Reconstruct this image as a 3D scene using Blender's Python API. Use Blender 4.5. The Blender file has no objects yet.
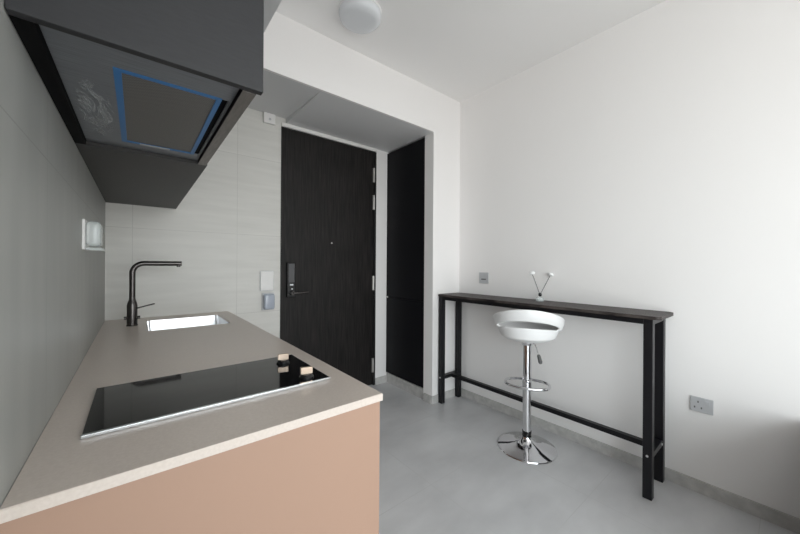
import bpy, bmesh, math, random
from mathutils import Vector, Matrix
random.seed(7)
S = bpy.context.scene
C = S.collection
PI = math.pi

# ------------------------------------------------------------------ helpers
def bm_box(bm, x0, x1, y0, y1, z0, z1, bevel=0.0, seg=2):
    vs = [bm.verts.new((x, y, z)) for x in (x0, x1) for y in (y0, y1) for z in (z0, z1)]
    fs = [(0, 1, 3, 2), (4, 6, 7, 5), (0, 4, 5, 1), (2, 3, 7, 6), (0, 2, 6, 4), (1, 5, 7, 3)]
    faces = [bm.faces.new([vs[i] for i in f]) for f in fs]
    if bevel > 0:
        edges = list({e for f in faces for e in f.edges})
        bmesh.ops.bevel(bm, geom=edges, offset=bevel, segments=seg, affect='EDGES', profile=0.5)
    return bm

def box(*a, bevel=0.0, seg=2):
    return bm_box(bmesh.new(), *a, bevel=bevel, seg=seg)

def bm_tube(bm, pts, r, seg=16, caps=True, closed=False):
    pts = [Vector(p) for p in pts]
    n = len(pts)
    rs = r if isinstance(r, (list, tuple)) else [r] * n
    rings = []
    prev = None
    for i, p in enumerate(pts):
        if closed:
            t = (pts[(i + 1) % n] - pts[i - 1]).normalized()
        else:
            t = (pts[min(i + 1, n - 1)] - pts[max(i - 1, 0)]).normalized()
        if prev is None:
            u = t.orthogonal().normalized()
        else:
            u = (prev - t * prev.dot(t)).normalized()
        prev = u
        w = t.cross(u)
        rings.append([bm.verts.new(p + (u * math.cos(2 * PI * k / seg) + w * math.sin(2 * PI * k / seg)) * rs[i]) for k in range(seg)])
    m = n if closed else n - 1
    for i in range(m):
        a, b = rings[i], rings[(i + 1) % n]
        for k in range(seg):
            bm.faces.new((a[k], a[(k + 1) % seg], b[(k + 1) % seg], b[k]))
    if caps and not closed:
        bm.faces.new(list(reversed(rings[0])))
        bm.faces.new(rings[-1])
    return bm

def bm_lathe(bm, prof, seg=48, center=(0, 0, 0)):
    cx, cy, cz = center
    rings = []
    for r, z in prof:
        if r < 1e-6:
            rings.append([bm.verts.new((cx, cy, cz + z))])
        else:
            rings.append([bm.verts.new((cx + r * math.cos(2 * PI * k / seg), cy + r * math.sin(2 * PI * k / seg), cz + z)) for k in range(seg)])
    for a, b in zip(rings, rings[1:]):
        if len(a) == 1 and len(b) == 1:
            continue
        for k in range(seg):
            k2 = (k + 1) % seg
            if len(a) == 1:
                bm.faces.new((a[0], b[k2], b[k]))
            elif len(b) == 1:
                bm.faces.new((a[k], a[k2], b[0]))
            else:
                bm.faces.new((a[k], a[k2], b[k2], b[k]))
    return bm

def slab_with_hole(x, y, z0, z1):
    """x, y = (outer0, hole0, hole1, outer1)"""
    bm = bmesh.new()
    V = {}
    for k, z in enumerate((z0, z1)):
        for i in range(4):
            for j in range(4):
                V[i, j, k] = bm.verts.new((x[i], y[j], z))
    for i in range(3):
        for j in range(3):
            if i == 1 and j == 1:
                continue
            bm.faces.new([V[i, j, 1], V[i + 1, j, 1], V[i + 1, j + 1, 1], V[i, j + 1, 1]])
            bm.faces.new([V[i, j, 0], V[i, j + 1, 0], V[i + 1, j + 1, 0], V[i + 1, j, 0]])
    for i in range(3):
        bm.faces.new([V[i, 0, 0], V[i + 1, 0, 0], V[i + 1, 0, 1], V[i, 0, 1]])
        bm.faces.new([V[i, 3, 0], V[i, 3, 1], V[i + 1, 3, 1], V[i + 1, 3, 0]])
        bm.faces.new([V[0, i, 0], V[0, i, 1], V[0, i + 1, 1], V[0, i + 1, 0]])
        bm.faces.new([V[3, i, 0], V[3, i + 1, 0], V[3, i + 1, 1], V[3, i, 1]])
    bm.faces.new([V[1, 1, 0], V[1, 1, 1], V[2, 1, 1], V[2, 1, 0]])
    bm.faces.new([V[1, 2, 0], V[2, 2, 0], V[2, 2, 1], V[1, 2, 1]])
    bm.faces.new([V[1, 1, 0], V[1, 2, 0], V[1, 2, 1], V[1, 1, 1]])
    bm.faces.new([V[2, 1, 0], V[2, 1, 1], V[2, 2, 1], V[2, 2, 0]])
    return bm

def obj(name, bm, mat, parent=None, smooth=False, mods=None):
    bmesh.ops.recalc_face_normals(bm, faces=bm.faces)
    me = bpy.data.meshes.new(name)
    if parent is not None:          # geometry is given in world space: move it to the parent's frame
        bm.transform(world(parent).inverted())
    else:                           # origin at the base centre of the mesh
        xs = [v.co for v in bm.verts]
        c = Vector(((min(v.x for v in xs) + max(v.x for v in xs)) / 2, (min(v.y for v in xs) + max(v.y for v in xs)) / 2, min(v.z for v in xs)))
        bm.transform(Matrix.Translation(-c))
    bm.to_mesh(me)
    bm.free()
    me.materials.append(mat)
    o = bpy.data.objects.new(name, me)
    C.objects.link(o)
    if parent is not None:
        o.parent = parent
    else:
        o.location = c
    if smooth:
        for p in me.polygons:
            p.use_smooth = True
        if smooth == 'auto':
            for e in me.edges:
                pass
            ang_bm = bmesh.new(); ang_bm.from_mesh(me)
            for e in ang_bm.edges:
                if len(e.link_faces) == 2 and e.calc_face_angle(0) > math.radians(35):
                    e.smooth = False
            ang_bm.to_mesh(me); ang_bm.free()
    return o

def world(o):
    m = Matrix.LocRotScale(o.location, o.rotation_euler, None)
    return (world(o.parent) @ m) if o.parent else m

def thing(name, label, cat, loc, group=None):
    o = bpy.data.objects.new(name, None)
    o.empty_display_size = 0.1
    C.objects.link(o)
    o.location = loc
    tag(o, label, cat, group)
    return o

def tag(o, label, cat, group=None):
    o['label'] = label
    o['category'] = cat
    if group:
        o['group'] = group
    return o

def struct(name, bm, mat, label=None, cat=None, smooth=False):
    o = obj(name, bm, mat, smooth=smooth)
    o['kind'] = 'structure'
    if label:
        o['label'] = label
    if cat:
        o['category'] = cat
    return o

# ------------------------------------------------------------------ materials
def mat(name, col, rough=0.5, metal=0.0, spec=0.5, coat=0.0, **kw):
    m = bpy.data.materials.new(name)
    m.use_nodes = True
    b = m.node_tree.nodes['Principled BSDF']
    b.inputs['Base Color'].default_value = (*col, 1)
    b.inputs['Roughness'].default_value = rough
    b.inputs['Metallic'].default_value = metal
    b.inputs['Specular IOR Level'].default_value = spec
    b.inputs['Coat Weight'].default_value = coat
    for k, v in kw.items():
        b.inputs[k].default_value = v
    return m

def N(m, t, **kw):
    n = m.node_tree.nodes.new(t)
    for k, v in kw.items():
        setattr(n, k, v)
    return n

def L(m, a, ao, b, bi):
    m.node_tree.links.new(a.outputs[ao], b.inputs[bi])

def bsdf(m):
    return m.node_tree.nodes['Principled BSDF']

def noise_color(m, c0, c1, scale=5.0, stretch=(1, 1, 1), detail=5, lo=0.3, hi=0.7, bump=0.0, rough=None, rot=(0, 0, 0)):
    tc = N(m, 'ShaderNodeTexCoord')
    mp = N(m, 'ShaderNodeMapping')
    mp.inputs['Scale'].default_value = stretch
    mp.inputs['Rotation'].default_value = rot
    nz = N(m, 'ShaderNodeTexNoise')
    nz.inputs['Scale'].default_value = scale
    nz.inputs['Detail'].default_value = detail
    cr = N(m, 'ShaderNodeValToRGB')
    cr.color_ramp.elements[0].position = lo
    cr.color_ramp.elements[0].color = (*c0, 1)
    cr.color_ramp.elements[1].position = hi
    cr.color_ramp.elements[1].color = (*c1, 1)
    L(m, tc, 'Object', mp, 'Vector'); L(m, mp, 'Vector', nz, 'Vector'); L(m, nz, 'Fac', cr, 'Fac')
    L(m, cr, 'Color', bsdf(m), 'Base Color')
    if bump:
        bp = N(m, 'ShaderNodeBump')
        bp.inputs['Strength'].default_value = bump
        bp.inputs['Distance'].default_value = 0.01
        L(m, nz, 'Fac', bp, 'Height'); L(m, bp, 'Normal', bsdf(m), 'Normal')
    if rough:
        mr = N(m, 'ShaderNodeMapRange')
        mr.inputs['To Min'].default_value = rough[0]
        mr.inputs['To Max'].default_value = rough[1]
        L(m, nz, 'Fac', mr, 'Value'); L(m, mr, 'Result', bsdf(m), 'Roughness')
    return m, cr

def grid_lines(m, cr, axes, offs, step, width, gcol, depth=0.3):
    """thin grout lines at world positions offs+k*step along two world axes, mixed over the colour ramp cr"""
    geo = N(m, 'ShaderNodeNewGeometry')
    sp = N(m, 'ShaderNodeSeparateXYZ')
    L(m, geo, 'Position', sp, 'Vector')
    outs = []
    for ax, of, st in zip(axes, offs, step):
        a = N(m, 'ShaderNodeMath', operation='SUBTRACT'); a.inputs[1].default_value = of - st * 40
        b = N(m, 'ShaderNodeMath', operation='DIVIDE'); b.inputs[1].default_value = st
        f = N(m, 'ShaderNodeMath', operation='FRACT')
        s = N(m, 'ShaderNodeMath', operation='LESS_THAN'); s.inputs[1].default_value = width / st
        L(m, sp, ax, a, 0); L(m, a, 0, b, 0); L(m, b, 0, f, 0); L(m, f, 0, s, 0)
        outs.append(s)
    mx = N(m, 'ShaderNodeMath', operation='MAXIMUM')
    L(m, outs[0], 0, mx, 0); L(m, outs[1], 0, mx, 1)
    mix = N(m, 'ShaderNodeMix', data_type='RGBA')
    mix.inputs[7].default_value = (*gcol, 1)
    L(m, mx, 0, mix, 0); L(m, cr, 'Color', mix, 6)
    L(m, mix, 2, bsdf(m), 'Base Color')

M = {}
M['paint'] = mat('white_wall_paint', (0.885, 0.868, 0.862), 0.75)
M['paint_ceiling'] = mat('white_ceiling_paint', (0.90, 0.892, 0.888), 0.8)
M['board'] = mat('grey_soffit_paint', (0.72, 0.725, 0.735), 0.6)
M['far_paint'] = mat('far_wall_paint', (0.82, 0.81, 0.79), 0.8)

m = mat('wall_tile_cement_entry', (0.5, 0.5, 0.48), 0.45)
m, cr = noise_color(m, (0.63, 0.62, 0.59), (0.72, 0.71, 0.68), 2.5, (1, 1, 9), 8, 0.25, 0.75, rough=(0.34, 0.5))
grid_lines(m, cr, 'XZ', (0.602, 1.478), (0.628, 0.623), 0.0032, (0.54, 0.53, 0.505))
M['tile_entry'] = m
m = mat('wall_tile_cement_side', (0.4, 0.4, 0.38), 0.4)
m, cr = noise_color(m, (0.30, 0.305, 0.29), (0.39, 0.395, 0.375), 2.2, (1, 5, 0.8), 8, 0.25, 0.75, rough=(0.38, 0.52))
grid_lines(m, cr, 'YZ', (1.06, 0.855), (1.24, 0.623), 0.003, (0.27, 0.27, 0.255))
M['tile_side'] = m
m = mat('floor_tile_grey', (0.36, 0.36, 0.35), 0.42)
m, cr = noise_color(m, (0.53, 0.53, 0.54), (0.67, 0.67, 0.68), 2.6, (1, 1.8, 1), 10, 0.3, 0.7, rough=(0.26, 0.42))
grid_lines(m, cr, 'XY', (1.30, 0.10), (0.60, 0.60), 0.003, (0.54, 0.54, 0.54))
M['floor'] = m
m = mat('baseboard_tile', (0.4, 0.4, 0.39), 0.45)
noise_color(m, (0.44, 0.435, 0.425), (0.58, 0.57, 0.555), 22, (1, 1, 1), 6, 0.3, 0.7)
M['base'] = m
m = mat('door_black_oak', (0.02, 0.02, 0.02), 0.5, spec=0.25)
noise_color(m, (0.004, 0.0036, 0.0036), (0.027, 0.023, 0.022), 6, (16, 16, 0.7), 8, 0.35, 0.75, bump=0.15, rough=(0.42, 0.6))
M['door'] = m
M['door_frame'] = mat('door_frame_black', (0.010, 0.010, 0.010), 0.4)
M['frame_white'] = mat('frame_white', (0.8, 0.79, 0.77), 0.5)
m = mat('cabinet_black', (0.006, 0.006, 0.008), 0.55, spec=0.18)
M['cab_black'] = m
m = mat('upper_cabinet_charcoal', (0.030, 0.030, 0.033), 0.5, spec=0.4)
noise_color(m, (0.020, 0.020, 0.0225), (0.025, 0.025, 0.028), 30, (1, 1, 6), 4, 0.3, 0.7)
M['charcoal'] = m
m = mat('upper_cabinet_underside', (0.03, 0.027, 0.025), 0.5)
noise_color(m, (0.020, 0.019, 0.018), (0.028, 0.026, 0.025), 14, (20, 1, 1), 4, 0.3, 0.7)
M['under'] = m
m = mat('brushed_bronze_door_edge', (0.20, 0.18, 0.17), 0.42, metal=0.6)
noise_color(m, (0.17, 0.155, 0.145), (0.24, 0.22, 0.205), 20, (8, 1, 8), 5, 0.3, 0.7)
M['door_edge'] = m
m = mat('quartz_worktop_taupe', (0.35, 0.31, 0.28), 0.33)
noise_color(m, (0.605, 0.53, 0.475), (0.66, 0.585, 0.53), 160, (1, 1, 1), 4, 0.3, 0.7, rough=(0.28, 0.36))
M['quartz'] = m
m = mat('quartz_edge_pale', (0.6, 0.57, 0.53), 0.5)
M['peach'] = mat('peach_laminate_panel', (0.37, 0.235, 0.17), 0.55)
M['hob_glass'] = mat('hob_black_glass', (0.003, 0.003, 0.004), 0.05, spec=0.35)
M['hob_trim'] = mat('hob_aluminium_trim', (0.78, 0.79, 0.81), 0.22, metal=0.9)
M['black_gloss'] = mat('knob_black_gloss', (0.008, 0.008, 0.009), 0.2)
M['copper'] = mat('knob_rose_gold', (0.64, 0.51, 0.41), 0.3, metal=0.75)
M['steel'] = mat('sink_stainless_steel', (0.62, 0.625, 0.64), 0.3, metal=1.0)
M['tap'] = mat('tap_gunmetal', (0.085, 0.078, 0.076), 0.24, metal=0.85)
m = mat('hood_brushed_steel', (0.26, 0.27, 0.29), 0.42, metal=0.55)
noise_color(m, (0.19, 0.20, 0.22), (0.26, 0.275, 0.30), 10, (1, 30, 1), 4, 0.3, 0.7)
M['hood'] = m
m = mat('hood_filter_mesh', (0.2, 0.19, 0.18), 0.5, metal=0.4)
nt = m.node_tree
tc = N(m, 'ShaderNodeTexCoord'); ck = N(m, 'ShaderNodeTexChecker'); ck.inputs['Scale'].default_value = 240
ck.inputs['Color1'].default_value = (0.20, 0.19, 0.18, 1); ck.inputs['Color2'].default_value = (0.125, 0.12, 0.118, 1)
L(m, tc, 'Object', ck, 'Vector'); L(m, ck, 'Color', bsdf(m), 'Base Color')
M['mesh'] = m
M['blue'] = mat('blue_protective_tape', (0.022, 0.165, 0.42), 0.4)
m = mat('residue_film', (0.5, 0.52, 0.54), 0.3)
tc = N(m, 'ShaderNodeTexCoord'); mp = N(m, 'ShaderNodeMapping'); mp.inputs['Scale'].default_value = (26, 7, 1)
nz = N(m, 'ShaderNodeTexNoise'); nz.inputs['Scale'].default_value = 1.0; nz.inputs['Detail'].default_value = 3; nz.inputs['Distortion'].default_value = 2.2
cr = N(m, 'ShaderNodeValToRGB')
e = cr.color_ramp.elements
e[0].position = 0.44; e[0].color = (0, 0, 0, 1); e[1].position = 0.56; e[1].color = (0, 0, 0, 1)
q = e.new(0.50); q.color = (0.7, 0.7, 0.7, 1)
gd = N(m, 'ShaderNodeTexGradient', gradient_type='SPHERICAL')
mp2 = N(m, 'ShaderNodeMapping'); mp2.inputs['Scale'].default_value = (28, 4.9, 1)
mu = N(m, 'ShaderNodeMath', operation='MULTIPLY'); mu.use_clamp = True
gm = N(m, 'ShaderNodeMath', operation='MULTIPLY'); gm.inputs[1].default_value = 2.5; gm.use_clamp = True
tr = N(m, 'ShaderNodeBsdfTransparent'); mx = N(m, 'ShaderNodeMixShader')
L(m, tc, 'Object', mp, 'Vector'); L(m, mp, 'Vector', nz, 'Vector'); L(m, nz, 'Fac', cr, 'Fac')
L(m, tc, 'Object', mp2, 'Vector'); L(m, mp2, 'Vector', gd, 'Vector'); L(m, gd, 'Fac', gm, 0)
L(m, cr, 'Color', mu, 0); L(m, gm, 0, mu, 1); L(m, mu, 0, mx, 0)
L(m, tr, 0, mx, 1); L(m, bsdf(m), 0, mx, 2); L(m, mx, 0, m.node_tree.nodes['Material Output'], 'Surface')
M['film'] = m
M['sticker'] = mat('pale_sticker', (0.42, 0.43, 0.45), 0.5)
M['void'] = mat('dark_recess', (0.004, 0.004, 0.0045), 0.7, spec=0.1)
M['plastic_white'] = mat('white_plastic', (0.82, 0.81, 0.80), 0.4)
M['plastic_grey'] = mat('grey_metal_plate', (0.56, 0.57, 0.59), 0.4, metal=0.35)
M['plate_dark'] = mat('socket_dark', (0.08, 0.08, 0.085), 0.5)
M['cover_blue'] = mat('smoky_cover', (0.42, 0.46, 0.54), 0.15)
m = mat('clear_plastic', (1, 1, 1), 0.0)
tr = N(m, 'ShaderNodeBsdfTransparent'); tr.inputs['Color'].default_value = (0.93, 0.96, 0.96, 1)
gl = N(m, 'ShaderNodeBsdfGlossy'); gl.inputs['Roughness'].default_value = 0.06
lw = N(m, 'ShaderNodeLayerWeight'); lw.inputs['Blend'].default_value = 0.55
mx = N(m, 'ShaderNodeMixShader')
L(m, lw, 'Fresnel', mx, 0); L(m, tr, 0, mx, 1); L(m, gl, 0, mx, 2); L(m, mx, 0, m.node_tree.nodes['Material Output'], 'Surface')
M['clear'] = m
M['cover_clear'] = mat('clear_white_cover', (0.86, 0.92, 0.92), 0.08, coat=0.5, Alpha=0.45)
m = mat('black_lacquer', (0.007, 0.007, 0.009), 0.38, spec=0.3)
M['lacquer'] = m
m = mat('wrinkled_film_tabletop', (0.07, 0.06, 0.055), 0.45, spec=0.25)
noise_color(m, (0.016, 0.013, 0.013), (0.115, 0.095, 0.088), 7, (9, 0.8, 1), 6, 0.35, 0.72, bump=0.5, rough=(0.34, 0.6))
M['tabletop'] = m
M['chrome'] = mat('chrome', (0.80, 0.80, 0.82), 0.07, metal=1.0)
M['abs'] = mat('white_abs_seat', (0.86, 0.865, 0.87), 0.28, coat=0.2)
M['grip'] = mat('grey_rubber_grip', (0.10, 0.10, 0.10), 0.6)
M['lamp'] = mat('frosted_lamp_shade', (0.74, 0.76, 0.79), 0.25)
M['lamp_rim'] = mat('lamp_base_white', (0.78, 0.78, 0.78), 0.5)
M['hinge'] = mat('hinge_satin_steel', (0.62, 0.60, 0.58), 0.35, metal=0.8)
M['led'] = mat('lock_light_marks', (0.8, 0.82, 0.85), 0.4)
M['silver'] = mat('silver_bolt', (0.8, 0.8, 0.8), 0.3, metal=0.9)
M['bench_fabric'] = mat('grey_fabric', (0.3, 0.3, 0.3), 0.9)
m = mat('thin_window_glass', (1, 1, 1), 0.0)
nt = m.node_tree
tr = N(m, 'ShaderNodeBsdfTransparent'); tr.inputs['Color'].default_value = (0.95, 0.97, 0.97, 1)
gl = N(m, 'ShaderNodeBsdfGlossy'); gl.inputs['Roughness'].default_value = 0.02
mx = N(m, 'ShaderNodeMixShader'); mx.inputs[0].default_value = 0.06
L(m, tr, 0, mx, 1); L(m, gl, 0, mx, 2); L(m, mx, 0, nt.nodes['Material Output'], 'Surface')
M['pane'] = m

# ------------------------------------------------------------------ measures (metres)
XW = -3.30
XL, XR, XP = -0.157, 2.418, 2.060
YD, YP, YW = 2.754, 2.056, -1.90
ZC, ZS = 2.825, 2.446
ZT = 0.884                       # worktop height
YC, XC = 0.739, 0.543            # near end and front of the worktop
BULK_X = 0.503
T = 0.12

# ------------------------------------------------------------------ the room
struct('floor', box(XW - T, 2.75, YW - T, YD + T, -0.1, 0), M['floor'])
struct('ceiling', box(XW - T, 2.75, YW - T, YD + T, ZC, ZC + 0.1), M['paint_ceiling'])
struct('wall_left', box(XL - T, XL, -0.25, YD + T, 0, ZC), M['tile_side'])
struct('wall_living_back', box(XW, XL - T, -0.25, -0.13, 0, ZC), M['far_paint'])
struct('wall_living_side', box(XW - T, XW, YW - T, -0.13, 0, ZC), M['far_paint'])
struct('wall_right', box(XR, XR + T, YW - T, YP + 0.114, 0, ZC), M['paint'])
# entry wall: tiled part left of the door, painted part right of it
DX0, DX1, DZ = 0.940, 1.912, 2.412
bm = box(XL, DX0, YD, YD + T, 0, ZC)
bm_box(bm, DX0, 0.978, YD, YD + T, ZS - 0.012, ZC)
struct('wall_entry', bm, M['tile_entry'])
bm = box(DX1 + 0.010, 2.75, YD, YD + T, 0, ZC)
bm_box(bm, 0.9785, DX1 + 0.010, YD, YD + T, DZ + 0.004, ZC)
bm_box(bm, DX0, 0.9785, YD + 0.001, YD + T, DZ + 0.004, ZS - 0.012)
struct('wall_door_surround', bm, M['paint'])
struct('wall_hall', box(2.42, 2.75, YP + 0.115, YD, 0, ZC), M['paint'])
# pier and lowered beam over the entrance, one painted body
bm = box(XP, XR, YP, YP + 0.114, 0, ZS)
bm_box(bm, BULK_X, XR, YP, YP + 0.02, ZS, ZC)
struct('wall_beam', bm, M['paint'])
# lowered boards over the entrance and over the kitchen
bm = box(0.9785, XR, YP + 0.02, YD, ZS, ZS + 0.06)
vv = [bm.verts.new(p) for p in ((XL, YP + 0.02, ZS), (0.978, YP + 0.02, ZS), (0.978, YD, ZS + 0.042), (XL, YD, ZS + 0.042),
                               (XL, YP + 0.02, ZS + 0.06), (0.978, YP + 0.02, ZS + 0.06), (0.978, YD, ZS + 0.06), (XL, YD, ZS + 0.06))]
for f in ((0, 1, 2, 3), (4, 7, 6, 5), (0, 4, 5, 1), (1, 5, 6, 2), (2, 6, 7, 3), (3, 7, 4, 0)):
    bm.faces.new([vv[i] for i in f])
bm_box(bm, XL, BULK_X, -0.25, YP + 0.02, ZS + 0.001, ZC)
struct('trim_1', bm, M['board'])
# baseboards
BH, BT = 0.068, 0.012
struct('baseboard_right', box(XR - BT, XR, YW, YP - BT, 0, BH), M['base'])
bm = box(XP - BT, XR, YP - BT, YP, 0, BH)
bm_box(bm, XP - 0.018, XP, YP, YP + 0.10, 0, BH)
struct('baseboard_pier', bm, M['base'])
struct('baseboard_entry', box(DX1 + 0.012, XP - 0.002, YD - BT, YD, 0, BH), M['base'])

# window wall behind the camera
WX0, WX1, WZ0, WZ1 = -3.10, 1.80, 0.08, 2.45
bm = box(XW, WX0, YW - T, YW, 0, ZC)
bm_box(bm, WX1, XR, YW - T, YW, 0, ZC)
bm_box(bm, WX0, WX1, YW - T, YW, 0, WZ0)
bm_box(bm, WX0, WX1, YW - T, YW, WZ1, ZC)
struct('wall_window', bm, M['far_paint'])
bm = bmesh.new()
fw = 0.045
for a in ((WX0, WX0 + fw, WZ0, WZ1), (WX1 - fw, WX1, WZ0, WZ1), (WX0, WX1, WZ0, WZ0 + fw), (WX0, WX1, WZ1 - fw, WZ1), (-0.18, -0.13, WZ0, WZ1), (-1.66, -1.61, WZ0, WZ1)):
    bm_box(bm, a[0], a[1], YW - 0.08, YW - 0.03, a[2], a[3])
win = struct('window_1', bm, M['plate_dark'])
obj('pane', box(WX0 + fw, WX1 - fw, YW - 0.058, YW - 0.052, WZ0 + fw, WZ1 - fw), M['pane'], win)

# ------------------------------------------------------------------ front door
door = struct('door_1', box(DX0 + 0.006, DX1 - 0.016, YD + 0.006, YD + 0.05, 0.006, DZ - 0.004, bevel=0.002), M['door'],
              'tall black wood-grain front door with a smart lock', 'door')
bm = box(DX0 - 0.001, DX0 + 0.005, YD - 0.004, YD + 0.06, 0, DZ)
bm_box(bm, DX1 - 0.014, DX1 + 0.009, YD - 0.003, YD + 0.06, 0, DZ)
bm_box(bm, DX0, DX1, YD + 0.004, YD + 0.06, DZ - 0.003, DZ + 0.003)
obj('door_frame', bm, M['door_frame'], door)
obj('frame_strip', box(DX0 - 0.001, DX1 + 0.01, YD - 0.016, YD + 0.002, DZ + 0.003, ZS, bevel=0.002), M['frame_white'], door)['label'] = 'thin white strip above the black door'
for z0, z1 in ((2.10, 2.245), (1.815, 1.965), (0.985, 1.13), (0.135, 0.28)):
    bm = bmesh.new()
    bm_box(bm, DX1 - 0.030, DX1 - 0.016, YD - 0.001, YD + 0.006, z0, z1)
    bm_tube(bm, [(DX1 - 0.016, YD - 0.002, z0), (DX1 - 0.016, YD - 0.002, z1)], 0.007, 12)
    obj('hinge', bm, M['hinge'], door, smooth='auto')
obj('peephole', bm_tube(bmesh.new(), [(1.42, YD + 0.008, 1.448), (1.42, YD + 0.003, 1.448)], 0.007, 20), M['hinge'], door, smooth='auto')
lock = obj('lock', box(0.990, 1.060, YD - 0.030, YD + 0.007, 0.962, 1.262, bevel=0.006), M['black_gloss'], door)
lock['label'] = 'black electronic lock plate with a keypad'
obj('keypad', box(1.000, 1.050, YD - 0.033, YD - 0.029, 1.09, 1.25, bevel=0.002), M['plate_dark'], lock)
bm = bmesh.new()
bm_box(bm, 1.012, 1.040, YD - 0.0335, YD - 0.029, 1.065, 1.077)
bm_tube(bm, [(1.03, YD - 0.029, 1.035), (1.03, YD - 0.034, 1.035)], 0.006, 12)
obj('indicator', bm, M['led'], lock)
bm = bmesh.new()
bm_tube(bm, [(1.033, YD - 0.028, 1.0), (1.033, YD - 0.060, 1.0)], 0.018, 20)
bm_tube(bm, [(1.033, YD - 0.060, 1.0), (1.05, YD - 0.066, 1.0), (1.16, YD - 0.064, 1.003)], 0.009, 14)
obj('handle', bm, M['tap'], lock, smooth='auto')

# ------------------------------------------------------------------ black built-in cabinet beside the door
cab = thing('tall_cabinet', 'tall matt black built-in cabinet in the recess right of the front door', 'cabinet', (2.24, 2.46, 0))
CY0, CY1 = 2.172, YD - 0.003
obj('body', box(2.085, 2.40, CY0, CY1, 0.10, ZS - 0.004), M['cab_black'], cab)
obj('door', box(XP + 0.001, 2.084, CY0, CY1, 0.106, 0.902, bevel=0.001), M['cab_black'], cab)
obj('door', box(XP + 0.001, 2.084, CY0, CY1, 0.909, ZS - 0.018, bevel=0.001), M['cab_black'], cab)
bm = box(XP + 0.004, 2.39, CY0, CY1 - 0.012, 0.0, 0.099)
o = obj('plinth', bm, M['base'], cab); o['label'] = 'grey tile plinth'
obj('bumper', bm_tube(bmesh.new(), [(XP - 0.004, CY1 - 0.02, 0.906), (XP + 0.003, CY1 - 0.02, 0.906)], 0.008, 12), M['plastic_white'], cab)['label'] = 'small white bumper'

# ------------------------------------------------------------------ kitchen base
base = thing('base_cabinet', 'low kitchen cabinet with a peach end panel under the taupe worktop', 'cabinet', (0.19, 1.75, 0))
obj('end_panel', box(XL + 0.001, XC - 0.007, YC + 0.004, YC + 0.022, 0.0, ZT - 0.0215, bevel=0.0008), M['peach'], base)['label'] = 'peach laminate end panel'
obj('body', slab_with_hole((XL + 0.001, 0.03, 0.46, XC - 0.036), (YC + 0.023, 2.17, 2.62, YD - 0.003), 0.08, ZT - 0.0215), M['plastic_white'], base)
obj('plinth', box(XL + 0.02, XC - 0.07, YC + 0.03, YD - 0.004, 0.0, 0.079), M['charcoal'], base)
for y0, y1 in ((YC + 0.026, 1.25), (1.253, 1.75), (1.753, 2.25), (2.253, YD - 0.004)):
    d = obj('door', box(XC - 0.034, XC - 0.012, y0, y1, 0.085, ZT - 0.045, bevel=0.001), M['peach'], base)

SX0, SX1, SY0, SY1 = 0.047, 0.446, 2.190, 2.600
bm = slab_with_hole((XL + 0.001, SX0, SX1, XC), (YC, SY0, SY1, YD - 0.001), ZT - 0.0205, ZT)
es = [e for e in bm.edges if all(abs(v.co.z - ZT) < 1e-6 for v in e.verts) and (all(abs(v.co.y - YC) < 1e-6 for v in e.verts) or all(abs(v.co.x - XC) < 1e-6 for v in e.verts))]
bmesh.ops.bevel(bm, geom=es, offset=0.0015, segments=2, affect='EDGES')
wt = obj('worktop', bm, M['quartz'])
tag(wt, 'taupe quartz kitchen worktop with a sink cut-out', 'worktop')

# sink
sink = thing('sink', 'square stainless steel undermount sink by the gunmetal tap', 'sink', (0.246, 2.39, ZT - 0.19))
bm = bmesh.new()
r = 0.0
g = 0.004
x0, x1, y0, y1, zb, zt = SX0 + 0.002, SX1 - 0.002, SY0 + 0.002, SY1 - 0.002, ZT - 0.175, ZT - 0.003
vt = [bm.verts.new(p) for p in ((x0, y0, zt), (x1, y0, zt), (x1, y1, zt), (x0, y1, zt))]
dr = 0.014                       # draft of near and left walls; far wall tilted to mirror the window
vb = [bm.verts.new(p) for p in ((x0 + dr, y0 + dr, zb), (x1 - 0.001, y0 + dr, zb), (x1 - 0.001, y1 - 0.032, zb), (x0 + dr, y1 - 0.032, zb))]
for i in range(4):
    bm.faces.new((vt[i], vt[(i + 1) % 4], vb[(i + 1) % 4], vb[i]))
bf = bm.faces.new(vb)
es = [e for e in bm.edges if not all(v in vt for v in e.verts)]
bmesh.ops.bevel(bm, geom=es, offset=0.014, segments=3, affect='EDGES')
o = obj('basin', bm, M['steel'], sink)
sm = o.modifiers.new('thickness', 'SOLIDIFY'); sm.thickness = 0.0015; sm.offset = 0
obj('drain', bm_lathe(bmesh.new(), [(0.0, 0.001), (0.03, 0.001), (0.034, 0.004), (0.042, 0.004), (0.045, 0.0)], 32, (0.246, 2.39, zb)), M['chrome'], sink, smooth='auto')

# tap
tx, ty = -0.021, 2.440
tap = thing('kitchen_tap', 'gunmetal swan-neck kitchen tap beside the sink', 'tap', (tx, ty, ZT))
prof = [(0.0, 0.0), (0.027, 0.0), (0.027, 0.004), (0.0245, 0.006), (0.0245, 0.118), (0.022, 0.132), (0.0155, 0.152), (0.0145, 0.165), (0.0, 0.165)]
obj('body', bm_lathe(bmesh.new(), prof, 40, (tx, ty, ZT)), M['tap'], tap, smooth='auto')
zt_ = 1.247
pts = [(tx, ty, ZT + 0.16), (tx, ty, zt_ - 0.055)]
for k in range(1, 10):
    a = k / 10 * PI / 2
    pts.append((tx + 0.055 * (1 - math.cos(a)), ty, zt_ - 0.055 + 0.055 * math.sin(a)))
pts += [(tx + 0.055, ty, zt_), (tx + 0.238, ty, zt_)]
obj('spout', bm_tube(bmesh.new(), pts, 0.0145, 24), M['tap'], tap, smooth='auto')
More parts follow.
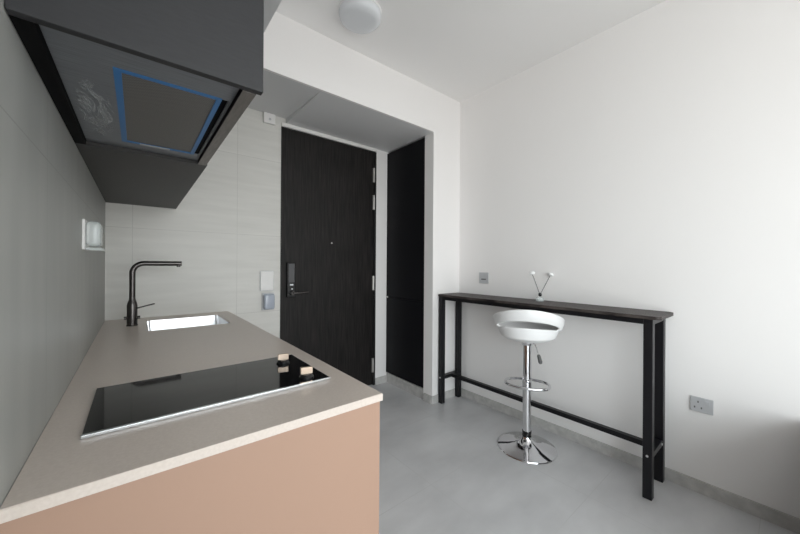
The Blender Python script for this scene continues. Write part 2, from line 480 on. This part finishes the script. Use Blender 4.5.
obj('aerator', bm_tube(bmesh.new(), [(tx + 0.222, ty, zt_ - 0.010), (tx + 0.222, ty, zt_ - 0.021)], 0.010, 20), M['tap'], tap, smooth='auto')
obj('lever', bm_tube(bmesh.new(), [(tx + 0.022, ty, ZT + 0.100), (tx + 0.060, ty, ZT + 0.110), (tx + 0.105, ty - 0.002, ZT + 0.121)], [0.0045, 0.004, 0.0042], 12), M['tap'], tap, smooth='auto')
obj('side_pin', bm_tube(bmesh.new(), [(tx - 0.037, ty + 0.01, ZT + 0.045), (tx + 0.037, ty + 0.01, ZT + 0.045)], 0.009, 16), M['tap'], tap, smooth='auto')

# hob
hx0, hx1, hy0, hy1 = -0.088, 0.475, 0.937, 1.262
hob = thing('induction_hob', 'black glass hob with silver front trim set on the worktop', 'hob', (0.193, 1.10, ZT))
obj('glass', box(hx0, hx1, hy0 + 0.002, hy1, ZT + 0.0005, ZT + 0.0065, bevel=0.0015), M['hob_glass'], hob)
bm = box(hx0 - 0.001, hx1 + 0.002, hy0 - 0.008, hy0 + 0.0015, ZT + 0.0005, ZT + 0.0075, bevel=0.001)
bm_box(bm, hx1, hx1 + 0.002, hy0, hy1, ZT + 0.0005, ZT + 0.0065)
obj('front_trim', bm, M['hob_trim'], hob)['label'] = 'silver front trim'
obj('vent_strip', box(0.005, 0.120, hy1 + 0.001, hy1 + 0.008, ZT + 0.0005, ZT + 0.004, bevel=0.0005), M['black_gloss'], hob)
for kx, ky in ((0.412, 1.172), (0.418, 0.978)):
    k = obj('knob', bm_lathe(bmesh.new(), [(0, 0), (0.023, 0), (0.023, 0.004), (0.019, 0.008), (0.016, 0.012), (0, 0.012)], 32, (kx, ky, ZT + 0.0066)), M['black_gloss'], hob, smooth='auto')
    bm = box(-0.0185, 0.0185, -0.006, 0.006, 0.0, 0.021, bevel=0.0015)
    bm.transform(Matrix.Translation((kx, ky, ZT + 0.0185)) @ Matrix.Rotation(-0.25, 4, 'Z'))
    obj('grip', bm, M['copper'], k)['label'] = 'rose gold grip bar'

# ------------------------------------------------------------------ upper cabinet and hood
KX, KY, KZ = 0.216, 0.750, 1.631
up = thing('wall_cabinet', 'dark charcoal overhead kitchen cabinet on the left wall above the worktop', 'cabinet', (0.03, 1.75, KZ))
obj('end_panel', box(XL + 0.001, KX, KY, KY + 0.018, KZ, ZS - 0.002, bevel=0.001), M['charcoal'], up)
HY1 = 1.450
obj('bottom_panel', box(XL + 0.001, KX - 0.006, HY1, YD - 0.003, KZ, KZ + 0.018), M['under'], up)
obj('back_strip', box(XL + 0.001, -0.130, KY + 0.019, HY1 - 0.001, KZ, KZ + 0.018), M['void'], up)
bm = box(XL + 0.001, KX - 0.028, KY + 0.019, YD - 0.003, KZ + 0.12, ZS - 0.002)
obj('body', bm, M['charcoal'], up)
for y0, y1 in ((KY + 0.019, 1.449), (1.452, 2.08), (2.083, YD - 0.004)):
    d = obj('door', box(KX - (0.033 if y0 < 1 else 0.027), KX - 0.010, y0, y1, KZ if y0 < 1 else KZ + 0.0185, ZS - 0.004, bevel=0.001), M['charcoal'], up)
    if y0 < 1:
        obj('bottom_edge', box(KX - 0.038, KX - 0.0105, y0, y1, KZ - 0.0015, KZ + 0.0002), M['door_edge'], d)['label'] = 'brushed bronze lower edge'

HZ = KZ + 0.012
hood = thing('range_hood', 'built-in steel range hood with blue tape round its filter', 'range hood', (0.03, 1.13, HZ))
obj('housing', box(-0.127, 0.178, KY + 0.021, HY1 - 0.002, HZ + 0.006, HZ + 0.09), M['void'], hood)
plate = obj('panel', slab_with_hole((-0.128, -0.036, 0.170, 0.177), (KY + 0.022, 0.870, 1.372, HY1 - 0.004), HZ, HZ + 0.005), M['hood'], hood)
filt = obj('filter', box(-0.034, 0.154, 0.872, 1.370, HZ + 0.001, HZ + 0.005), M['mesh'], hood)
bm = bmesh.new()
w = 0.011
for a in ((-0.040, -0.038 + w, 0.866, 1.374), (0.156 - w, 0.156, 0.866, 1.374), (-0.038 + w, 0.156 - w, 0.866, 0.868 + w), (-0.038 + w, 0.156 - w, 1.36, 1.374)):
    bm_box(bm, a[0], a[1], a[2], a[3], HZ - 0.0012, HZ + 0.0008)
obj('tape', bm, M['blue'], filt)['label'] = 'blue protective tape'
obj('sticker', box(0.005, 0.085, 1.358, 1.374, HZ - 0.0026, HZ - 0.0014), M['sticker'], hood)
# swirl of adhesive residue on the panel
bm = box(-0.118, -0.048, 0.95, 1.36, HZ - 0.0008, HZ - 0.0002)
rs = obj('residue', bm, M['film'], hood)
rs.data.transform(Matrix.Translation((0.113, -0.025, 0)))   # centre the patch on its own origin
rs.location = (-0.113, 0.025, 0)

# ------------------------------------------------------------------ wall fittings
def screw(p, axis, mat_, parent, r=0.004):
    v = Vector(p); a = Vector(axis)
    return obj('screw', bm_tube(bmesh.new(), [v, v + a * 0.002], r, 12), mat_, parent)

# clear covered socket on left wall
cv = thing('covered_socket', 'clear plastic splash cover over a socket on the left tiled wall', 'socket', (XL, 1.72, 1.30))
obj('back_plate', box(XL, XL + 0.008, 1.645, 1.795, 1.298, 1.410, bevel=0.002), M['plastic_white'], cv)
bm = box(XL + 0.008, XL + 0.050, 1.655, 1.785, 1.312, 1.405, bevel=0.014, seg=4)
o = obj('cover', bm, M['cover_clear'], cv, smooth='auto'); o['label'] = 'clear domed cover'
obj('socket_face', box(XL + 0.0085, XL + 0.018, 1.675, 1.765, 1.322, 1.395, bevel=0.003), M['plastic_white'], cv)
bm = bm_box(bmesh.new(), XL + 0.008, XL + 0.056, 1.650, 1.790, 1.296, 1.306, bevel=0.003)
obj('lip', bm, M['cover_clear'], cv)

sw = thing('wall_plate', 'plain white blank plate on the tiles left of the front door', 'wall plate', (0.828, YD, 1.03))
obj('plate', box(0.778, 0.880, YD - 0.014, YD, 1.030, 1.187, bevel=0.003), M['plastic_white'], sw)
obj('frame', box(0.774, 0.884, YD - 0.006, YD, 1.026, 1.191, bevel=0.002), M['plastic_grey'], sw)

iso = thing('covered_switch', 'smoky translucent covered switch below the white plate', 'switch', (0.838, YD, 0.865))
obj('back_plate', box(0.790, 0.888, YD - 0.010, YD, 0.868, 1.010, bevel=0.003), M['plastic_grey'], iso)
obj('cover', box(0.796, 0.882, YD - 0.052, YD - 0.010, 0.876, 1.002, bevel=0.016, seg=4), M['cover_blue'], iso, smooth='auto')
obj('rocker', box(0.818, 0.860, YD - 0.020, YD - 0.0102, 0.915, 0.965, bevel=0.002), M['plastic_white'], iso)

sen = thing('wall_sensor', 'small square white sensor box high on the tiles by the ceiling', 'sensor', (0.84, YD, 2.35))
obj('housing', box(0.790, 0.882, YD - 0.030, YD, 2.402, 2.484, bevel=0.003), M['plastic_white'], sen)
obj('dot', bm_tube(bmesh.new(), [(0.838, YD - 0.0295, 2.435), (0.838, YD - 0.0325, 2.435)], 0.010, 16), M['plastic_grey'], sen)

s1 = thing('wall_socket', 'small square grey metal outlet on the white wall above the bar table', 'socket', (XR, 1.765, 1.085))
obj('plate', box(XR - 0.008, XR, 1.716, 1.814, 1.086, 1.184, bevel=0.002), M['plastic_grey'], s1)
obj('switch', box(XR - 0.011, XR - 0.007, 1.735, 1.795, 1.150, 1.172, bevel=0.001), M['plastic_grey'], s1)
obj('slot', box(XR - 0.0088, XR - 0.007, 1.740, 1.790, 1.118, 1.128), M['plate_dark'], s1)

s2 = thing('wall_socket', 'low grey metal power socket on the white wall right of the bar table', 'socket', (XR, 0.325, 0.445))
obj('plate', box(XR - 0.009, XR, 0.274, 0.368, 0.446, 0.526, bevel=0.002), M['plastic_grey'], s2)
obj('switch', box(XR - 0.0125, XR - 0.008, 0.288, 0.308, 0.492, 0.514, bevel=0.001), M['plastic_grey'], s2)
for yy, zz in ((0.335, 0.501), (0.349, 0.470), (0.321, 0.470)):
    obj('pin_hole', box(XR - 0.0098, XR - 0.008, yy - 0.003, yy + 0.003, zz - 0.005, zz + 0.005), M['plate_dark'], s2)

# ------------------------------------------------------------------ ceiling lamp
lp = thing('ceiling_lamp', 'round frosted white flush ceiling lamp', 'ceiling lamp', (1.070, 1.720, ZC))
prof = [(0.0, -0.066), (0.05, -0.0655), (0.09, -0.063), (0.115, -0.057), (0.127, -0.046), (0.131, -0.030), (0.131, -0.014)]
obj('shade', bm_lathe(bmesh.new(), prof, 64, (1.070, 1.720, ZC)), M['lamp'], lp, smooth=True)
obj('base', bm_lathe(bmesh.new(), [(0.0, -0.018), (0.126, -0.018), (0.134, -0.014), (0.134, 0.0), (0.0, 0.0)], 64, (1.070, 1.720, ZC)), M['lamp_rim'], lp, smooth='auto')

# ------------------------------------------------------------------ bar table
BX0, BX1, BY0, BY1, BZ = 2.124, 2.394, 0.475, 2.041, 0.966
bt = thing('bar_table', 'narrow black bar table with a dark wrinkled top along the white wall', 'table', (2.27, 1.25, 0))
LW = 0.042
for x in (BX0, BX1 - LW):
    for y in (BY0, BY1 - LW):
        obj('leg', box(x, x + LW, y, y + LW, 0, BZ - 0.001, bevel=0.002), M['lacquer'], bt)
AP = 0.030
for x in (BX0, BX1 - LW):
    obj('long_rail', box(x + 0.002, x + LW - 0.002, BY0 + LW + 0.0005, BY1 - LW - 0.0005, BZ - AP, BZ - 0.001, bevel=0.001), M['lacquer'], bt)
for y in (BY0, BY1 - LW):
    obj('end_rail', box(BX0 + LW + 0.0005, BX1 - LW - 0.0005, y + 0.002, y + LW - 0.002, BZ - AP, BZ - 0.001, bevel=0.001), M['lacquer'], bt)
    obj('cross_bar', box(BX0 + LW + 0.0005, BX1 - LW - 0.0005, y + 0.002, y + LW - 0.002, 0.216, 0.246, bevel=0.001), M['lacquer'], bt)
obj('foot_rail', box(2.254, 2.288, BY0 + LW - 0.001, BY1 - LW + 0.001, 0.216, 0.246, bevel=0.001), M['lacquer'], bt)
for y in (BY0 + LW / 2, BY1 - LW / 2):
    obj('bolt', bm_tube(bmesh.new(), [(BX0 + 0.001, y, 0.231), (BX0 - 0.003, y, 0.231)], 0.006, 14), M['silver'], bt)
obj('bolt', bm_tube(bmesh.new(), [(BX1 - LW - 0.02, BY0 + 0.003, 0.231), (BX1 - LW - 0.02, BY0 - 0.002, 0.231)], 0.006, 14), M['silver'], bt)
# top: thin slab with softly rounded edges and corners
bm = bmesh.new()
x0, x1, y0, y1 = BX0 - 0.012, XR - 0.003, BY0 - 0.035, YP - 0.004
cr_ = 0.022
out = []
for cx, cy, a0 in ((x1 - cr_, y1 - cr_, 0), (x0 + cr_, y1 - cr_, 90), (x0 + cr_, y0 + cr_, 180), (x1 - cr_, y0 + cr_, 270)):
    for k in range(6):
        a = math.radians(a0 + 90 * k / 5)
        out.append((cx + cr_ * math.cos(a), cy + cr_ * math.sin(a)))
vb = [bm.verts.new((x, y, BZ)) for x, y in out]
vt = [bm.verts.new((x, y, BZ + 0.018)) for x, y in out]
bm.faces.new(list(reversed(vb)))
bm.faces.new(vt)
n = len(out)
for i in range(n):
    bm.faces.new((vb[i], vb[(i + 1) % n], vt[(i + 1) % n], vt[i]))
es = [e for e in bm.edges if abs(e.verts[0].co.z - e.verts[1].co.z) < 1e-6]
bmesh.ops.bevel(bm, geom=es, offset=0.006, segments=4, affect='EDGES')
obj('tabletop', bm, M['tabletop'], bt, smooth='auto')['label'] = 'dark brown-grey top with wrinkled film sheen'
TOPZ = BZ + 0.018

# ------------------------------------------------------------------ small decoration on the table
dx, dy = 2.330, 1.20
dc = thing('table_ornament', 'small clear holder with two white-tipped rods on the bar table', 'ornament', (dx, dy, TOPZ))
prof = [(0.0, 0.001), (0.026, 0.0), (0.030, 0.004), (0.030, 0.020), (0.026, 0.026), (0.014, 0.028), (0.010, 0.034), (0.0, 0.034)]
obj('holder', bm_lathe(bmesh.new(), prof, 8, (dx, dy, TOPZ)), M['cover_clear'], dc)['label'] = 'faceted clear base'
obj('collar', bm_lathe(bmesh.new(), [(0, 0.034), (0.008, 0.035), (0.012, 0.043), (0.012, 0.054), (0.008, 0.062), (0, 0.063)], 20, (dx, dy, TOPZ)), M['black_gloss'], dc, smooth='auto')
# image-horizontal direction on the table is roughly along (0.775, -0.632)
hx, hy = 0.775, -0.632
for s, d, h in ((-1, 0.060, 0.205), (1, 0.076, 0.195)):
    tip = Vector((dx + s * hx * d, dy + s * hy * d, TOPZ + h))
    b0 = Vector((dx + s * hx * 0.004, dy + s * hy * 0.004, TOPZ + 0.055))
    rod = obj('rod', bm_tube(bmesh.new(), [b0, tip], 0.0020, 8), M['tap'], dc)
    bm = bm_lathe(bmesh.new(), [(0, -0.006), (0.010, -0.007), (0.018, -0.003), (0.0205, 0.004), (0.017, 0.012), (0.008, 0.017), (0, 0.018)], 24)
    q = Vector((0, 0, 1)).rotation_difference((tip - b0).normalized()).to_matrix().to_4x4()
    bm.transform(Matrix.Translation(tip) @ q)
    obj('cap', bm, M['abs'], rod, smooth=True)['label'] = 'white rounded cap'

# ------------------------------------------------------------------ bar stool
sx, sy = 2.080, 1.159
st = thing('bar_stool', 'white bar stool on a chrome pedestal under the bar table', 'stool', (sx, sy, 0))
prof = [(0.0, 0.0), (0.188, 0.0), (0.192, 0.003), (0.190, 0.008), (0.165, 0.014), (0.12, 0.022), (0.08, 0.032), (0.052, 0.046), (0.036, 0.064), (0.030, 0.080), (0.0, 0.080)]
obj('base_plate', bm_lathe(bmesh.new(), prof, 72, (sx, sy, 0)), M['chrome'], st, smooth='auto')
obj('column', bm_tube(bmesh.new(), [(sx, sy, 0.118), (sx, sy, 0.720)], 0.0275, 32), M['chrome'], st, smooth='auto')
obj('column_cap', bm_tube(bmesh.new(), [(sx, sy, 0.080), (sx, sy, 0.1175)], 0.0305, 32), M['black_gloss'], st, smooth='auto')
# swivel plate under the seat
obj('seat_mount', bm_lathe(bmesh.new(), [(0.0276, 0.705), (0.034, 0.705), (0.038, 0.722), (0.09, 0.736), (0.09, 0.741), (0, 0.741)], 32, (sx, sy, 0)), M['chrome'], st, smooth='auto')
# footrest loop
camd = Vector((-sx, -sy, 0)).normalized()
side = Vector((-camd.y, camd.x, 0))
fr = []
for k in range(48):
    a = 2 * PI * k / 48
    e = 0.85
    ca, sa = math.cos(a), math.sin(a)
    ra = 0.142 * (abs(ca) ** e) * (1 if ca > 0 else -1)
    rb = 0.098 * (abs(sa) ** e) * (1 if sa > 0 else -1)
    v = Vector((sx, sy, 0.437)) + side * ra + camd * (rb + 0.0)
    fr.append(v)
obj('footrest', bm_tube(bmesh.new(), fr, 0.0095, 14, closed=True), M['chrome'], st, smooth=True)
bm = bm_tube(bmesh.new(), [(sx, sy, 0.415), (sx, sy, 0.460)], 0.032, 28)
for s in (-1, 1):
    a = Vector((sx, sy, 0.437)) + camd * s * 0.026
    b = Vector((sx, sy, 0.437)) + camd * s * 0.093
    bm_tube(bm, [a, b], 0.006, 12)
obj('footrest_clamp', bm, M['chrome'], st, smooth='auto')
# lever
d = (side * 0.8 + camd * 0.3).normalized()
p0 = Vector((sx, sy, 0.722))
lv = obj('lever', bm_tube(bmesh.new(), [p0 + d * 0.026, p0 + d * 0.050 + Vector((0, 0, -0.004)), p0 + d * 0.062 + Vector((0, 0, -0.03)), p0 + d * 0.075 + Vector((0, 0, -0.075))], 0.0035, 10), M['chrome'], st, smooth='auto')
a, b = p0 + d * 0.074 + Vector((0, 0, -0.070)), p0 + d * 0.090 + Vector((0, 0, -0.130))
obj('grip', bm_tube(bmesh.new(), [a, a.lerp(b, 0.15), a.lerp(b, 0.8), b], [0.006, 0.011, 0.013, 0.008], 14), M['grip'], lv, smooth='auto')

# seat: one moulded shell, back raised, with a lens-shaped slot
def seat():
    bm = bmesh.new()
    nphi = 96
    phi0 = math.atan2(camd.y, camd.x)
    rows = []
    for k in range(nphi):
        ph = 2 * PI * k / nphi
        d_ = math.cos(ph)
        w_ = ((1 + d_) / 2)
        wb = w_ ** 1.3
        pa = min(ph, 2 * PI - ph)
        lens = max(0.0, math.cos(pa * 1.22)) ** 0.8 if pa < 1.28 else 0.0
        zb = 0.060 + 0.046 * wb
        zl = zb + 0.006 + 0.042 * lens
        zr = max(0.080 + 0.148 * wb, zl + 0.015)
        prof = [(0.030, 0.000), (0.090, 0.002), (0.145, 0.014), (0.180, 0.034), (0.202, zb), (0.217 + 0.004 * wb, zl), (0.228 + 0.006 * wb, (zl + zr) / 2), (0.232 + 0.006 * wb, zr)]
        ring = []
        for r_, z_ in prof:
            lat = r_ * 0.925
            dep = r_ * 0.86
            x_ = dep * math.cos(ph); y_ = lat * math.sin(ph)
            X_ = x_ * math.cos(phi0) - y_ * math.sin(phi0)
            Y_ = x_ * math.sin(phi0) + y_ * math.cos(phi0)
            ring.append(bm.verts.new((sx + X_, sy + Y_, 0.744 + z_)))
        rows.append((ring, lens))
    for k in range(nphi):
        (a, la), (b, lb) = rows[k], rows[(k + 1) % nphi]
        for j in range(7):
            if j == 4 and la > 0.10 and lb > 0.10:
                continue
            bm.faces.new((a[j], b[j], b[j + 1], a[j + 1]))
    c0 = bm.verts.new((sx, sy, 0.744))
    for k in range(nphi):
        bm.faces.new((c0, rows[(k + 1) % nphi][0][0], rows[k][0][0]))
    return bm
o = obj('seat', seat(), M['abs'], st, smooth=True)
md = o.modifiers.new('thickness', 'SOLIDIFY'); md.thickness = 0.012; md.offset = 1
md = o.modifiers.new('round', 'BEVEL'); md.width = 0.004; md.segments = 3; md.limit_method = 'ANGLE'
o['label'] = 'glossy white moulded seat with a slot in its low back'

# ------------------------------------------------------------------ unseen bench added to shade the lower right wall
sf = thing('shade_bench', 'unseen low grey fabric bench added to shade the foot of the white wall', 'bench', (1.95, -0.35, 0))
obj('base', box(1.52, 2.40, -0.62, -0.05, 0.0, 0.46, bevel=0.01), M['bench_fabric'], sf)
obj('cushion', box(1.51, 2.405, -0.63, -0.04, 0.461, 0.55, bevel=0.025, seg=3), M['bench_fabric'], sf)

# ------------------------------------------------------------------ camera
cam_d = bpy.data.cameras.new('camera')
cam = bpy.data.objects.new('camera', cam_d)
C.objects.link(cam)
F, TH, ROLL, CY = 322.08, 0.6845, 0.0065, 264.55
cam_d.sensor_width = 36
cam_d.lens = F / 800 * 36
cam_d.shift_y = (CY - 267) / 800
cam_d.clip_start = 0.01
cam.location = (0, 0, 1.25)
R = Matrix.Rotation(-TH, 4, 'Z') @ Matrix.Rotation(PI / 2, 4, 'X') @ Matrix.Rotation(ROLL, 4, 'Z')
cam.rotation_euler = R.to_euler()
S.camera = cam

# ------------------------------------------------------------------ light: overcast daylight through the window
wd = bpy.data.worlds.new('overcast_sky')
S.world = wd
wd.use_nodes = True
bg = wd.node_tree.nodes['Background']
nt = wd.node_tree
tc = nt.nodes.new('ShaderNodeTexCoord'); sp = nt.nodes.new('ShaderNodeSeparateXYZ')
mr = nt.nodes.new('ShaderNodeMapRange'); mr.inputs['From Min'].default_value = -0.5; mr.inputs['From Max'].default_value = 0.7
cr = nt.nodes.new('ShaderNodeValToRGB')
el = cr.color_ramp.elements
el[0].position = 0.15; el[0].color = (0.50, 0.48, 0.46, 1)   # ground and buildings outside
el[1].position = 1.0; el[1].color = (0.50, 0.53, 0.56, 1)     # overcast sky overhead
for pos, c in ((0.34, (0.80, 0.785, 0.77)), (0.42, (1.0, 1.0, 1.0)), (0.60, (0.95, 0.98, 1.0))):   # bright hazy horizon
    q = el.new(pos); q.color = (*c, 1)
nt.links.new(tc.outputs['Generated'], sp.inputs[0]); nt.links.new(sp.outputs['Z'], mr.inputs['Value'])
nt.links.new(mr.outputs[0], cr.inputs[0]); nt.links.new(cr.outputs[0], bg.inputs['Color'])
bg.inputs['Strength'].default_value = 1.5
ld = bpy.data.lights.new('window_portal', 'AREA')
ld.shape = 'RECTANGLE'
ld.size = WX1 - WX0
ld.size_y = WZ1 - WZ0
ld.cycles.is_portal = True
lo = bpy.data.objects.new('window_portal', ld)
C.objects.link(lo)
lo.location = ((WX0 + WX1) / 2, YW - 0.10, (WZ0 + WZ1) / 2)
lo.rotation_euler = (PI / 2, 0, 0)

S.view_settings.view_transform = 'Standard'
S.view_settings.look = 'None'
S.view_settings.gamma = 1.0
S.view_settings.use_curve_mapping = False
S.view_settings.exposure = 2.29
S.cycles.use_denoising = True
S.cycles.max_bounces = 12
S.cycles.diffuse_bounces = 8
S.cycles.caustics_reflective = False
S.cycles.caustics_refractive = False
S.cycles.sample_clamp_indirect = 8
